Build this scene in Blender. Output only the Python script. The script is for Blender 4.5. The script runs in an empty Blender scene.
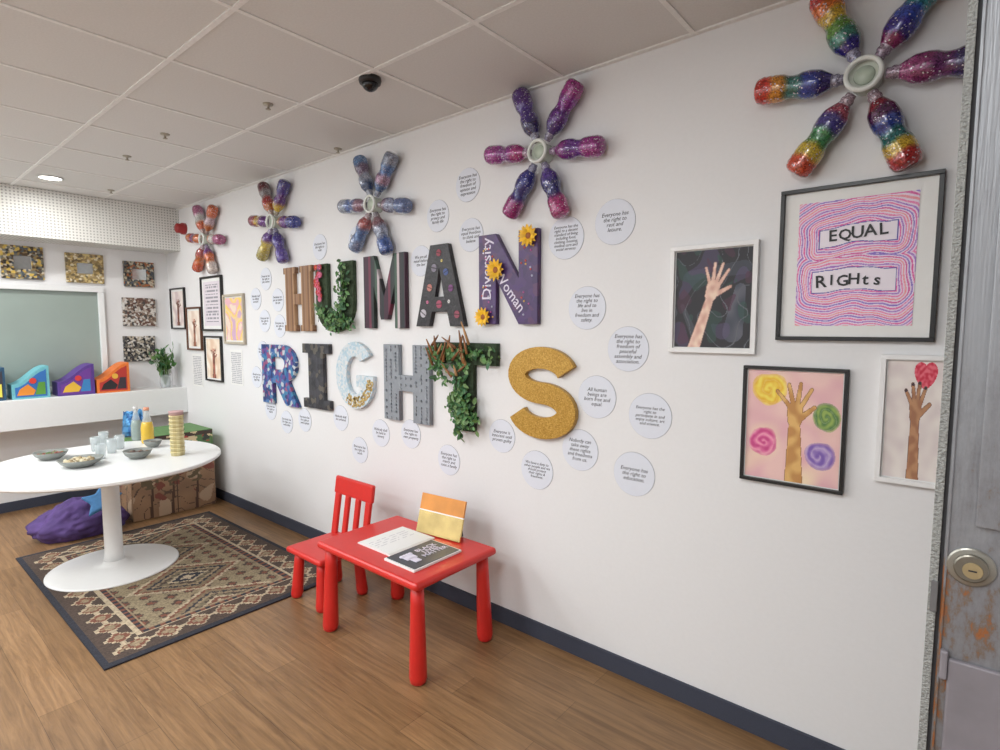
import bpy, bmesh, math, random, textwrap
from mathutils import Vector, Matrix, noise
random.seed(7)
S=bpy.context.scene
try:
    S.view_settings.view_transform='Standard'
    S.view_settings.look='None'
except Exception as e: print(e)
H=2.74; CY=-2.24; CZ=1.6; XB=-6.3; XL=-5.95
# ---------------- camera ----------------
YAW=math.radians(39.9); PIT=math.radians(4.93); F=557.0
cd=bpy.data.cameras.new('camera'); cam=bpy.data.objects.new('camera',cd); S.collection.objects.link(cam)
cam.location=(0,CY,CZ); cam.rotation_euler=(math.pi/2-PIT,0,YAW)
cd.sensor_width=36; cd.lens=F*36/1000; cd.clip_start=.02; S.camera=cam
FW=Vector((-math.sin(YAW)*math.cos(PIT),math.cos(YAW)*math.cos(PIT),-math.sin(PIT)))
RT=Vector((math.cos(YAW),math.sin(YAW),0)); UP=RT.cross(FW)
# survey helper: photogrammetric measurement onto a real plane of the room
def P(u,v,ax,val):
    d=FW+RT*((u-500)/F)+UP*((375-v)/F)
    c=Vector((0,CY,CZ)); t=(val-c[ax])/d[ax]
    return c+d*t
def W(u,v): return P(u,v,1,0.0)
def Z(u,v,z): return P(u,v,2,z)
# ---------------- colour / materials ----------------
def l1(c): 
    c=c/255.0
    return c/12.92 if c<=.04045 else ((c+.055)/1.055)**2.4
def lin(c): return (l1(c[0]),l1(c[1]),l1(c[2]),1)
def newmat(name):
    m=bpy.data.materials.new(name); m.use_nodes=True
    nt=m.node_tree; return m,nt,nt.nodes['Principled BSDF']
def sc(c,k): return tuple(min(255,x*k) for x in c)
def ramp(nt,cols,const=False):
    r=nt.nodes.new('ShaderNodeValToRGB')
    if const: r.color_ramp.interpolation='CONSTANT'
    e=r.color_ramp.elements
    n=len(cols)
    while len(e)<n: e.new(0.5)
    for i,c in enumerate(cols):
        e[i].position=i/n if const else i/max(1,n-1)
        e[i].color=lin(c)
    return r
def Mt(name,col,rough=.5,metal=0,bump=0,ns=40,var=.06,trans=0,emit=0,alpha=1):
    m,nt,b=newmat(name); L=nt.links
    tc=nt.nodes.new('ShaderNodeTexCoord'); no=nt.nodes.new('ShaderNodeTexNoise')
    no.inputs['Scale'].default_value=ns; no.inputs['Detail'].default_value=4
    L.new(tc.outputs['Object'],no.inputs['Vector'])
    r=ramp(nt,[sc(col,1-var),sc(col,1+var)]); L.new(no.outputs['Fac'],r.inputs[0]); L.new(r.outputs[0],b.inputs['Base Color'])
    b.inputs['Roughness'].default_value=rough; b.inputs['Metallic'].default_value=metal
    b.inputs['Transmission Weight'].default_value=trans; b.inputs['Alpha'].default_value=alpha
    if emit:
        b.inputs['Emission Color'].default_value=lin(col); b.inputs['Emission Strength'].default_value=emit
    if bump:
        bp=nt.nodes.new('ShaderNodeBump'); bp.inputs['Strength'].default_value=bump; bp.inputs['Distance'].default_value=.01
        L.new(no.outputs['Fac'],bp.inputs['Height']); L.new(bp.outputs[0],b.inputs['Normal'])
    return m
def voro(name,cols,scale,rough=.4,metal=0,bump=.3):
    m,nt,b=newmat(name); L=nt.links
    tc=nt.nodes.new('ShaderNodeTexCoord'); vo=nt.nodes.new('ShaderNodeTexVoronoi'); vo.inputs['Scale'].default_value=scale
    L.new(tc.outputs['Object'],vo.inputs['Vector'])
    se=nt.nodes.new('ShaderNodeSeparateColor'); L.new(vo.outputs['Color'],se.inputs[0])
    r=ramp(nt,cols,True); L.new(se.outputs[0],r.inputs[0]); L.new(r.outputs[0],b.inputs['Base Color'])
    b.inputs['Roughness'].default_value=rough; b.inputs['Metallic'].default_value=metal
    bp=nt.nodes.new('ShaderNodeBump'); bp.inputs['Strength'].default_value=bump; bp.inputs['Distance'].default_value=.004
    L.new(vo.outputs['Distance'],bp.inputs['Height']); L.new(bp.outputs[0],b.inputs['Normal'])
    return m
def vcol(name,rough=.6,metal=0,bump=0,bs=300,spark=0):
    m,nt,b=newmat(name); L=nt.links
    a=nt.nodes.new('ShaderNodeVertexColor'); a.layer_name='Col'; L.new(a.outputs[0],b.inputs['Base Color'])
    b.inputs['Roughness'].default_value=rough; b.inputs['Metallic'].default_value=metal
    tc=nt.nodes.new('ShaderNodeTexCoord')
    if spark:
        vo=nt.nodes.new('ShaderNodeTexVoronoi'); vo.inputs['Scale'].default_value=spark; L.new(tc.outputs['Object'],vo.inputs['Vector'])
        se=nt.nodes.new('ShaderNodeSeparateColor'); L.new(vo.outputs['Color'],se.inputs[0])
        r=ramp(nt,[(120,120,128),(205,205,205),(255,255,255)]); L.new(se.outputs[0],r.inputs[0])
        mx=nt.nodes.new('ShaderNodeMix'); mx.data_type='RGBA'; mx.blend_type='MULTIPLY'; mx.inputs[0].default_value=.9
        L.new(a.outputs[0],mx.inputs[6]); L.new(r.outputs[0],mx.inputs[7])
        gt=nt.nodes.new('ShaderNodeMath'); gt.operation='GREATER_THAN'; gt.inputs[1].default_value=.965; L.new(se.outputs[1],gt.inputs[0])
        m2=nt.nodes.new('ShaderNodeMix'); m2.data_type='RGBA'; L.new(gt.outputs[0],m2.inputs[0]); L.new(mx.outputs[2],m2.inputs[6]); m2.inputs[7].default_value=(.6,.57,.65,1)
        L.new(m2.outputs[2],b.inputs['Base Color']); b.inputs['Coat Weight'].default_value=1; b.inputs['Coat Roughness'].default_value=.05
    if bump:
        no=nt.nodes.new('ShaderNodeTexNoise'); no.inputs['Scale'].default_value=bs
        L.new(tc.outputs['Object'],no.inputs['Vector'])
        bp=nt.nodes.new('ShaderNodeBump'); bp.inputs['Strength'].default_value=bump; bp.inputs['Distance'].default_value=.005
        L.new(no.outputs['Fac'],bp.inputs['Height']); L.new(bp.outputs[0],b.inputs['Normal'])
    return m
# ---------------- mesh builder ----------------
class MB:
    def __init__(s): s.v=[];s.f=[];s.m=[];s.c=[];s.s=[]
    def add(s,vs,fs,mi=0,col=(200,200,200),sm=False,M=None):
        o=len(s.v)
        for q in vs:
            q=Vector(q); s.v.append(M@q if M is not None else q)
        for i,f in enumerate(fs):
            s.f.append([o+k for k in f]); s.m.append(mi); s.s.append(sm)
            s.c.append(col[i] if isinstance(col,list) else col)
        return s
    def box(s,c,d,mi=0,col=(200,200,200),M=None):
        x,y,z=c; a,b,e=d[0]/2,d[1]/2,d[2]/2
        vs=[(x+i*a,y+j*b,z+k*e) for k in(-1,1) for j in(-1,1) for i in(-1,1)]
        return s.add(vs,[(0,2,3,1),(4,5,7,6),(0,1,5,4),(2,6,7,3),(0,4,6,2),(1,3,7,5)],mi,col,False,M)
    def lathe(s,pr,M=None,n=24,mi=0,col=None,cap=True,sm=True):
        vs=[];fs=[];cs=[]
        for r,z in pr:
            for k in range(n):
                a=2*math.pi*k/n; vs.append((r*math.cos(a),r*math.sin(a),z))
        for i in range(len(pr)-1):
            for k in range(n):
                fs.append((i*n+k,i*n+(k+1)%n,(i+1)*n+(k+1)%n,(i+1)*n+k))
                cs.append(col(i/(len(pr)-1),k) if callable(col) else (col or (200,200,200)))
        if cap:
            fs.append(tuple(range(n))[::-1]); fs.append(tuple((len(pr)-1)*n+k for k in range(n)))
            cs+= [cs[0],cs[-1]]
        return s.add(vs,fs,mi,cs,sm,M)
    def prism(s,pts,d,mi=0,col=(200,200,200),M=None):
        n=len(pts); vs=[(x,y,0) for x,y in pts]+[(x,y,d) for x,y in pts]
        fs=[tuple(range(n))[::-1],tuple(range(n,2*n))]+[(k,(k+1)%n,n+(k+1)%n,n+k) for k in range(n)]
        return s.add(vs,fs,mi,col,False,M)
    def build(s,name,mats,loc=(0,0,0),parent=None,bevel=0,seg=2):
        loc=Vector(loc); me=bpy.data.meshes.new(name)
        me.from_pydata([tuple(q-loc) for q in s.v],[],s.f)
        for m in (mats if isinstance(mats,list) else [mats]): me.materials.append(m)
        me.polygons.foreach_set('material_index',s.m); me.polygons.foreach_set('use_smooth',s.s)
        ca=me.color_attributes.new('Col','FLOAT_COLOR','CORNER'); buf=[]
        for p,c in zip(me.polygons,s.c):
            q=lin(c)
            for _ in range(p.loop_total): buf+=q
        ca.data.foreach_set('color',buf); me.update()
        o=bpy.data.objects.new(name,me); S.collection.objects.link(o)
        if parent: o.parent=parent; o.location=loc-parent.location
        else: o.location=loc
        if bevel:
            b=o.modifiers.new('bevel','BEVEL'); b.width=bevel; b.segments=seg; b.limit_method='ANGLE'; b.angle_limit=math.radians(40)
        return o
def empty(name,loc):
    e=bpy.data.objects.new(name,None); e.empty_display_size=.05; S.collection.objects.link(e); e.location=loc; return e
def simplebox(name,lo,hi,mat,parent=None,bevel=0,col=(200,200,200),loc=None,seg=2):
    lo=Vector(lo);hi=Vector(hi); c=(lo+hi)/2
    return MB().box(c,hi-lo,0,col).build(name,mat,loc if loc is not None else c,parent,bevel,seg)
def text(name,body,size,loc,rot,mat,parent=None,off=0,al='CENTER',sp=.95,shear=0):
    c=bpy.data.curves.new(name,'FONT'); c.body=body; c.size=size; c.align_x=al; c.align_y='CENTER'; c.space_line=sp; c.offset=off; c.shear=shear
    c.materials.append(mat); c.resolution_u=2; c.extrude=.0003
    o=bpy.data.objects.new(name,c); S.collection.objects.link(o); o.rotation_euler=rot
    if parent: o.parent=parent; o.location=Vector(loc)-parent.location
    else: o.location=loc
    return o
R90=(math.pi/2,0,0)
ink=Mt('ink_black',(34,34,42),.7)
# ---------------- room ----------------
wallm=Mt('wall_paint',(230,230,231),.6,bump=.04,ns=60,var=.01)
ceilm,nt,b=newmat('ceiling_tile')
tc=nt.nodes.new('ShaderNodeTexCoord'); no=nt.nodes.new('ShaderNodeTexNoise'); no.inputs['Scale'].default_value=120
r=ramp(nt,[(210,209,207),(224,223,221)]); nt.links.new(tc.outputs['Object'],no.inputs['Vector']); nt.links.new(no.outputs['Fac'],r.inputs[0]); nt.links.new(r.outputs[0],b.inputs['Base Color']); b.inputs['Roughness'].default_value=.9
# floor wood
flm,nt,b=newmat('floor_oak_planks'); L=nt.links
tc=nt.nodes.new('ShaderNodeTexCoord')
br=nt.nodes.new('ShaderNodeTexBrick'); br.inputs['Scale'].default_value=1; br.inputs['Brick Width'].default_value=1.2; br.inputs['Row Height'].default_value=.15
br.inputs['Mortar Size'].default_value=.001; br.inputs['Mortar Smooth'].default_value=.3; br.inputs['Color1'].default_value=lin((160,124,86)); br.inputs['Color2'].default_value=lin((140,107,72)); br.inputs['Mortar'].default_value=lin((98,74,50)); br.offset=.37
L.new(tc.outputs['Object'],br.inputs['Vector'])
mp=nt.nodes.new('ShaderNodeMapping'); mp.inputs['Scale'].default_value=(2.2,34,1); L.new(tc.outputs['Object'],mp.inputs[0])
no=nt.nodes.new('ShaderNodeTexNoise'); no.inputs['Scale'].default_value=1.3; no.inputs['Detail'].default_value=8; no.inputs['Roughness'].default_value=.68; no.inputs['Distortion'].default_value=.8; L.new(mp.outputs[0],no.inputs['Vector'])
r=ramp(nt,[(150,140,132),(252,252,252)]); r.color_ramp.elements[0].position=.32; r.color_ramp.elements[1].position=.66; L.new(no.outputs['Fac'],r.inputs[0])
mx=nt.nodes.new('ShaderNodeMix'); mx.data_type='RGBA'; mx.blend_type='MULTIPLY'; mx.inputs[0].default_value=.7
L.new(br.outputs['Color'],mx.inputs[6]); L.new(r.outputs[0],mx.inputs[7]); L.new(mx.outputs[2],b.inputs['Base Color']); b.inputs['Roughness'].default_value=.4
YL=-4.4; XF=1.3
simplebox('floor',(XB-.1,YL-.1,-.1),(XF+.1,.1,0),flm,loc=Vector((0,0,0)))
simplebox('ceiling',(XB-.1,YL-.1,H),(XF+.1,.1,H+.1),ceilm)
simplebox('wall_main',(XB-.1,0,0),(XF+.1,.1,H),wallm)
simplebox('wall_back',(XB-.1,YL,0),(XB,0,H),wallm)
simplebox('wall_left',(XB-.1,YL-.1,0),(XF+.1,YL,H),wallm)
simplebox('wall_front',(XF,YL,0),(XF+.1,0,H),wallm)
g=MB(); 
x=-.88-.6*9
while x<XF:
    g.box((x,YL/2,H-.002),(.02,-YL,.005)); x+=.6
y=-.62
while y>YL:
    g.box(((XB+XF)/2,y,H-.0025),(XF-XB,.02,.006)); y-=.62
g.box(((XB+XF)/2,-.012,H-.003),(XF-XB,.024,.008))
g.build('trim_ceiling_grid',Mt('tbar_white',(232,231,229),.5),(0,0,H))
bbm=Mt('baseboard_navy',(58,62,76),.85,bump=.3,ns=300,var=.25)
simplebox('baseboard_main',(XB,-.014,0),(XF,0,.085),bbm)
simplebox('baseboard_back',(XB,YL,0),(XB+.014,-.014,.085),bbm)
# ledge and perforated bulkhead
ledgem=Mt('ledge_white',(230,231,231),.45,var=.01)
simplebox('trim_window_ledge',(XB,YL,.75),(XL,0,1.0),ledgem,bevel=.004)
pm,nt,b=newmat('perforated_panel'); L=nt.links
tc=nt.nodes.new('ShaderNodeTexCoord'); vo=nt.nodes.new('ShaderNodeTexVoronoi'); vo.inputs['Scale'].default_value=40; vo.inputs['Randomness'].default_value=0
L.new(tc.outputs['Object'],vo.inputs['Vector']); r=ramp(nt,[(160,160,156),(222,222,218)],True); r.color_ramp.elements[1].position=.26
L.new(vo.outputs['Distance'],r.inputs[0]); L.new(r.outputs[0],b.inputs['Base Color'])
simplebox('trim_perforated_bulkhead',(XB,YL,2.34),(XL,0,H-.003),pm)
# window
p1=P(102,288,0,XB); wy1=p1.y; wz1=p1.z; wz0=1.02; wy0=-3.6
win=empty('window_1',(XB+.02,(wy0+wy1)/2,(wz0+wz1)/2))
fm=Mt('window_frame_white',(228,230,230),.35,var=.01)
w=MB(); t=.045
w.box((XB+.025,(wy0+wy1)/2,wz1-t/2),(.05,wy1-wy0,t)); w.box((XB+.025,(wy0+wy1)/2,wz0+t/2),(.05,wy1-wy0,t))
for yy in (wy1-t/2,-1.95,-2.8,wy0+t/2): w.box((XB+.025,yy,(wz0+wz1)/2),(.05,t,wz1-wz0-2*t))
w.build('window_frame',fm,win.location,win,.004)
simplebox('frosted_pane',(XB+.004,wy0,wz0),(XB+.012,wy1,wz1),Mt('frosted_glass',(146,158,152),.15,ns=1.2,var=.1),win)
# ---------------- generic raster picture ----------------
artm=vcol('art_paint',.55)
def raster(name,o,ex,ey,nx,ny,fn,mat,parent=None,loc=None):
    o=Vector(o);ex=Vector(ex);ey=Vector(ey); b=MB()
    vs=[o+ex*(i/nx)+ey*(j/ny) for j in range(ny+1) for i in range(nx+1)]
    fs=[];cs=[]
    for j in range(ny):
        for i in range(nx):
            a=j*(nx+1)+i; fs.append((a,a+1,a+nx+2,a+nx+1)); cs.append(fn((i+.5)/nx,(j+.5)/ny))
    b.add(vs,fs,0,cs); return b.build(name,mat,loc if loc is not None else o,parent)
def cap(px,py,a,b2,ra,rb):
    ax,ay=a; bx,by=b2; dx,dy=bx-ax,by-ay; t=max(0,min(1,((px-ax)*dx+(py-ay)*dy)/(dx*dx+dy*dy)))
    return math.hypot(px-ax-dx*t,py-ay-dy*t)-(ra+(rb-ra)*t)
def hand(x,y,cx,cy,s,rot=0,flip=1,arm=(-.1,-.9),spread=1,armw=.078):
    dx,dy=(x-cx)/s,(y-cy)/s; c,sn=math.cos(rot),math.sin(rot)
    dx,dy=(c*dx+sn*dy)*flip,-sn*dx+c*dy
    d=cap(dx,dy,(0,-.08),(0,.07),.1,.115)
    fg=[((-.085,.13),(-.19*spread,.33),.033,.024),((-.03,.16),(-.07*spread,.43),.036,.026),((.03,.16),(.05*spread,.45),.036,.026),((.085,.13),(.16*spread,.38),.034,.025),((.09,-.03),(.27,.13),.045,.028)]
    for a,b2,ra,rb in fg: d=min(d,cap(dx,dy,a,b2,ra,rb))
    d=min(d,cap(dx,dy,(0,-.12),arm,armw,armw*1.65))
    return d
def nz(x,y,s,o=0): return noise.noise(Vector((x*s,y*s,o)))
def mixc(a,b2,t): t=max(0,min(1,t)); return tuple(a[i]+(b2[i]-a[i])*t for i in range(3))
def picture(name,c,w,h,right,normal,fmat,fw,matw,fn,n=60,depth=.022,matc=None):
    right=Vector(right);normal=Vector(normal);up=Vector((0,0,1)); c=Vector(c)
    e=empty(name,c+normal*depth/2)
    Mx=Matrix((( right.x,up.x,normal.x,c.x),(right.y,up.y,normal.y,c.y),(right.z,up.z,normal.z,c.z),(0,0,0,1)))
    b=MB()
    for s in(-1,1):
        b.box((0,s*(h/2-fw/2),depth/2+.001),(w,fw,depth),M=Mx); b.box((s*(w/2-fw/2),0,depth/2+.001),(fw,h-2*fw,depth),M=Mx)
    b.build('frame',fmat,e.location,e,.0015)
    iw,ih=w-2*fw,h-2*fw
    MB().box((0,0,.005),(iw,ih,.008),M=Mx).build('mount_board',matc or paper,e.location,e)
    mw,mh=matw if isinstance(matw,tuple) else (matw,matw)
    aw,ah=iw-2*mw,ih-2*mh
    raster('artwork',Mx@Vector((-aw/2,-ah/2,.0105)),right*aw,up*ah,n,int(n*ah/aw),fn,artm,e,e.location)
    return e,Mx
paper=Mt('paper_white',(236,236,234),.7,var=.01)
blackf=Mt('frame_black',(20,20,22),.35); whitef=Mt('frame_white',(236,236,236),.4,var=.01); woodf=Mt('frame_brown',(96,60,42),.5); oakf=Mt('frame_oak',(186,176,158),.5)
def rectW(uL,uR,vT,vB):
    um=(uL+uR)/2; vm=(vT+vB)/2
    x0=W(uL,vm).x;x1=W(uR,vm).x;z1=W(um,vT).z;z0=W(um,vB).z
    return (x0+x1)/2,(z0+z1)/2,x1-x0,z1-z0
def wallpic(name,uL,uR,vT,vB,*a,**k):
    x,z,w,h=rectW(uL,uR,vT,vB); return picture(name,(x,-.001,z),w,h,(1,0,0),(0,-1,0),*a,**k)
def f_reach(x,y):
    y1=y*1.27
    d=hand(x,y1,.5,.74,.8,-.26,1,(-.04,-1.1),1.05,.068)
    if d<0:
        k=nz(x,y,14); c=mixc((242,216,196),(214,166,150),.45+k)
        if d>-.01: c=(170,132,122)
        return c
    c=(42,42,48)
    n1=nz(x,y,3.2,3); n2=nz(x,y,5,8)
    if cap(x,y1,(.78,.2),(.86,.75),.13,.07)<0: c=mixc((96,98,110),(66,72,84),.5+n2*2)
    if cap(x,y1,(.28,.15),(.1,.55),.05,.03)<0: c=(70,74,82)
    if cap(x,y1,(.2,.95),(.9,1.02),.06,.09)<0: c=(62,66,76)
    if n1>.25: c=mixc(c,(92,80,116),.55)
    if n2>.28: c=mixc(c,(50,84,76),.6)
    if n2<-.32: c=mixc(c,(84,48,70),.6)
    if abs(n1)<.012: c=(100,104,112)
    return c
def rr(x,y,cx,cy,hw,hh): 
    dx=max(abs(x-cx)-hw,0);dy=max(abs(y-cy)-hh,0); return math.hypot(dx,dy) if dx or dy else max(abs(x-cx)-hw,abs(y-cy)-hh)
def f_equal(x,y):
    y*=1.1
    w1=.014*math.sin(x*9)+.012*nz(x,y,6); d1=rr(x,y+w1-.05*(x-.5),.52,.79,.33,.085); d2=rr(x,y+w1,.5,.40,.36,.1)
    d=min(d1,d2)
    if d<0: return (240,232,242) if d<-.008 else (84,80,170)
    k=(d*48+nz(x,y,5)*1.6)
    fr=k%1; i=int(k)%6
    pal=[(224,84,160),(160,110,200),(232,120,176),(236,146,156),(214,80,156),(130,104,200)]
    c=pal[i] if fr<.55 else (238,220,238)
    return mixc(c,(240,222,240),abs(nz(x*2,y*2,24,5))*.7)
def spiral(x,y,cx,cy,r,c1,c2,bg):
    d=math.hypot(x-cx,y-cy)
    rr_=r*(1+.22*nz(x,y,6,cx*9))
    if d>rr_: return bg
    s=math.sin(math.atan2(y-cy,x-cx)+d/r*12+nz(x,y,9,3)*3)
    c=mixc(c1,c2,.5+.5*s+nz(x,y,20,1)*.6)
    if s>.9: c=mixc(c,(250,240,220),.2)
    return mixc(c,bg,max(0,(d/rr_-.8)/.2)*.6)
def f_pink(x,y):
    y*=1.18
    c=mixc((240,200,194),(230,180,186),.5+nz(x,y,4)*1.4); c=mixc(c,(250,232,190),max(0,nz(x,y,2.4,4))*1.2)
    c=spiral(x,y,.24,.98,.18,(248,224,96),(236,184,50),c); c=spiral(x,y,.2,.40,.165,(206,74,136),(236,140,176),c)
    c=spiral(x,y,.86,.72,.15,(150,176,90),(86,126,70),c); c=spiral(x,y,.8,.32,.15,(126,96,178),(176,150,204),c)
    d=hand(x,y,.53,.72,.74,0,1,(.02,-1.1),1.4,.082)
    if d<0: c=mixc((226,182,112),(196,142,82),.5+nz(x,y,9)*1.6)
    if -.006<d<.003: c=(160,112,74)
    return c
def f_heart(x,y):
    y*=1.6
    c=mixc((236,228,222),(222,210,208),.5+nz(x,y,5))
    hx,hy=(x-.66)/.17,(y-1.38)/.17
    if (hx*hx+hy*hy-1)**3-hx*hx*hy**3<0: c=mixc((206,44,70),(230,110,126),.5+nz(x,y,20)*1.5)
    d=hand(x,y,.52,.92,.86,0,1,(.02,-1.4),1.1)
    if d<0:
        c=mixc((190,142,104),(164,114,84),.5+nz(x,y,9)*1.5)
        for tx,ty in((-.19*1.1,.33),(-.07*1.1,.43),(.05*1.1,.45),(.16*1.1,.38)):
            if math.hypot(x-.52-tx*.86,y-.92-ty*.86)<.022: c=(60,40,50)
    elif d<.01: c=(120,90,80)
    return c
wallpic('framed_painting_reaching_hand',671.5,758.5,244,353,whitef,.018,.004,f_reach,110)
eq,eqM=wallpic('framed_drawing_equal_rights',780,940,182,341,blackf,.014,(.046,.038),f_equal,190)
marker=Mt('marker_black',(20,20,24),.5)
def scrawl(s,cx,cz,adv,sizes,tilt):
    n=len(s)
    for i,chh in enumerate(s):
        dx=(i-(n-1)/2)*adv; a=random.uniform(-.08,.08)
        text('stroke_'+chh.lower(),chh,sizes[i]*.054,eqM@Vector((cx+dx,cz+dx*tilt+random.uniform(-.003,.003),.0125)),(math.pi/2,a,0),marker,eq,.0009)
scrawl('EQUAL',.008,.098,.036,[1,.9,1.05,1,1],.05)
scrawl('RIGHts',-.012,-.060,.033,[1.1,.9,.95,.95,.95,.95],.0)
wallpic('framed_painting_hand_spirals',743,847,367,486,blackf,.012,.004,f_pink,130)
wallpic('framed_painting_hand_heart',878,952,355,485,whitef,.016,.004,f_heart,90)
def f_noise(cols,s=3,o=0):
    def f(x,y):
        k=nz(x,y,s,o)+.5; return cols[max(0,min(len(cols)-1,int(k*len(cols))))]
    return f
def f_person(bg,fg):
    def f(x,y):
        d=hand(x,y*1.9,.5,1.05,.9,0,1,(0,-1.2)); return mixc(fg,(80,50,40),.4+nz(x,y,6)) if d<0 else mixc(bg,(255,250,240),.3+nz(x,y,4))
    return f
def f_text(x,y):
    if .12<x<.88 and .06<y<.94 and int(y*26)%2==0 and nz(x,int(y*26),14)>-.2: return (150,148,156)
    return (222,214,222)
wallpic('framed_hand_print',172.5,186.5,288,329,blackf,.014,.02,f_person((214,196,196),(150,96,80)),24)
wallpic('framed_poster_text',203,224,276,331,blackf,.018,.03,f_text,40)
wallpic('framed_painting_sunset',225.5,246,294,344,oakf,.02,.012,f_noise([(206,170,200),(236,206,160),(240,208,110),(230,180,190),(236,216,200)],3),30)
wallpic('framed_painting_portrait',188.5,203,307,350,woodf,.016,.02,f_person((226,206,190),(196,130,100)),24)
wallpic('framed_drawing_figure',207,223.5,336,381,blackf,.014,.014,f_person((226,196,170),(196,120,100)),24)
for (a,b2,c,d) in ((231,243,350,385),(193,203,354,386)):
    x,z,w_,h_=rectW(a,b2,c,d)
    e=empty('information_sheet',(x,-.002,z)); simplebox('sheet',(x-w_/2,-.003,z-h_/2),(x+w_/2,-.0005,z+h_/2),paper,e)
    raster('printed_lines',(x-w_*.42,-.0036,z-h_*.45),(w_*.84,0,0),(0,0,h_*.9),20,34,lambda x,y:(176,176,182) if int(y*34)%2==0 and nz(x,int(y*34),12)>-.25 else (230,230,230),artm,e)
# ---------------- paper notes ----------------
notes=[(468,185,'Everyone has the right to freedom of opinion and expression'),(438,216,'Everyone has the right to privacy and family life'),(471,235,'Everyone has equal freedom to think and believe'),(357,240,'Everyone has the right to be treated equally'),(320,247,'Everyone has the right to vote'),(421,261,'We are all equal before the law'),
(566,238,'Everyone has the right to a decent standard of living including food, clothing, housing, medical care and social services'),(615,222,'Everyone has the right to rest and leisure.'),(587,308,'Everyone has the right to life and to live in freedom and safety.'),(628,349,'Everyone has the right to freedom of peaceful assembly and association.'),(597,397,'All human beings are born free and equal.'),(650,416,'Everyone has the right to participate in and enjoy culture, art and science.'),
(580,450,'Nobody can take away these rights and freedoms from us.'),(634,474,'Everyone has the right to education.'),(537,470,'We have a duty to other people and we should protect their rights & freedoms.'),(502,436,'Everyone is innocent until proven guilty'),(449,460,'Everyone has the right to marry and raise a family'),(411,434,'Everyone has the right to own property'),(381,433,'Nobody shall be held in slavery'),(360,450,'Everyone has the right to work'),(341,418,'Nobody shall be tortured'),(305,420,'Everyone has the right to seek asylum'),(287,422,'Everyone has the right to a nationality'),(271,409,'Everyone has the right to travel'),(257,377,'Everyone has the right to legal help'),(263,352,'Everyone has the right to a fair trial'),(256,299,'Nobody shall be unfairly arrested'),(266,279,'Everyone has the right to join a union'),(278,300,'Everyone is a person before the law'),(265,321,'Everyone has the right to be free'),(280,326,'Everyone has the right to safety')]
notem=Mt('note_card',(222,226,236),.6,var=.01); edgem=Mt('note_edge',(130,134,144),.7)
for u,v,s in notes:
    p=W(u,v); r_=.098 if u>520 else .088
    e=empty('quote_card',(p.x,-.003,p.z))
    Mx=Matrix.Translation((p.x,0,p.z))@Matrix.Rotation(math.pi/2,4,'X')
    MB().lathe([(r_+.001,.0004),(r_+.001,.0014)],Mx,48,sm=False).build('card_edge',edgem,e.location,e)
    MB().lathe([(r_,.0005),(r_,.0028)],Mx,48,sm=False).build('card',notem,e.location,e)
    big=len(s)>75; sz=.019 if big else .0245
    text('handwriting','\n'.join(textwrap.wrap(s,19 if big else 14)),sz,(p.x,-.0031,p.z),R90,ink,e,0,shear=.25,sp=.9)
# ---------------- letters ----------------
def arc(cx,cy,rx,ry,a0,a1,n=14): return [(cx+rx*math.cos(math.radians(a0+(a1-a0)*i/n)),cy+ry*math.sin(math.radians(a0+(a1-a0)*i/n))) for i in range(n+1)]
SH={}
SH['Hs']=[[(0,0),(.42,0),(.42,.09),(.36,.09),(.36,.42),(.64,.42),(.64,.09),(.58,.09),(.58,0),(1,0),(1,.09),(.94,.09),(.94,.91),(1,.91),(1,1),(.58,1),(.58,.91),(.64,.91),(.64,.58),(.36,.58),(.36,.91),(.42,.91),(.42,1),(0,1),(0,.91),(.06,.91),(.06,.09),(0,.09)]]
SH['H']=[[(0,0),(.34,0),(.34,.4),(.66,.4),(.66,0),(1,0),(1,1),(.66,1),(.66,.6),(.34,.6),(.34,1),(0,1)]]
SH['I']=[[(0,0),(1,0),(1,.14),(.78,.14),(.78,.86),(1,.86),(1,1),(0,1),(0,.86),(.22,.86),(.22,.14),(0,.14)]]
SH['M']=[[(0,0),(.24,0),(.24,.6),(.42,.12),(.58,.12),(.76,.6),(.76,0),(1,0),(1,1),(.74,1),(.5,.42),(.26,1),(0,1)]]
SH['N']=[[(0,0),(.3,0),(.3,.52),(.7,0),(1,0),(1,1),(.7,1),(.7,.48),(.3,1),(0,1)]]
SH['A']=[[(0,0),(.28,0),(.34,.18),(.66,.18),(.72,0),(1,0),(.68,1),(.32,1)],[(.4,.36),(.6,.36),(.5,.74)]]
SH['T']=[[(.35,0),(.65,0),(.65,.76),(1,.76),(1,1),(0,1),(0,.76),(.35,.76)]]
SH['U']=[[(0,1)]+arc(.5,.4,.5,.4,180,360)+[(1,1),(.68,1)]+arc(.5,.42,.18,.2,360,180)+[(.32,1)]]
SH['R']=[[(0,0),(.3,0),(.3,.36),(.4,.36),(.66,0),(1,0),(.74,.4)]+arc(.58,.69,.38,.31,-58,90)+[(0,1)],[(.3,.58),(.3,.8)]+arc(.54,.69,.12,.11,90,-90,8)]
SH['G']=[arc(.5,.5,.5,.5,38,335,30)+[(.97,.5),(.55,.5),(.55,.34),(.7,.34),(.7,.25)]+arc(.5,.5,.22,.29,310,48,20)]
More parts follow.
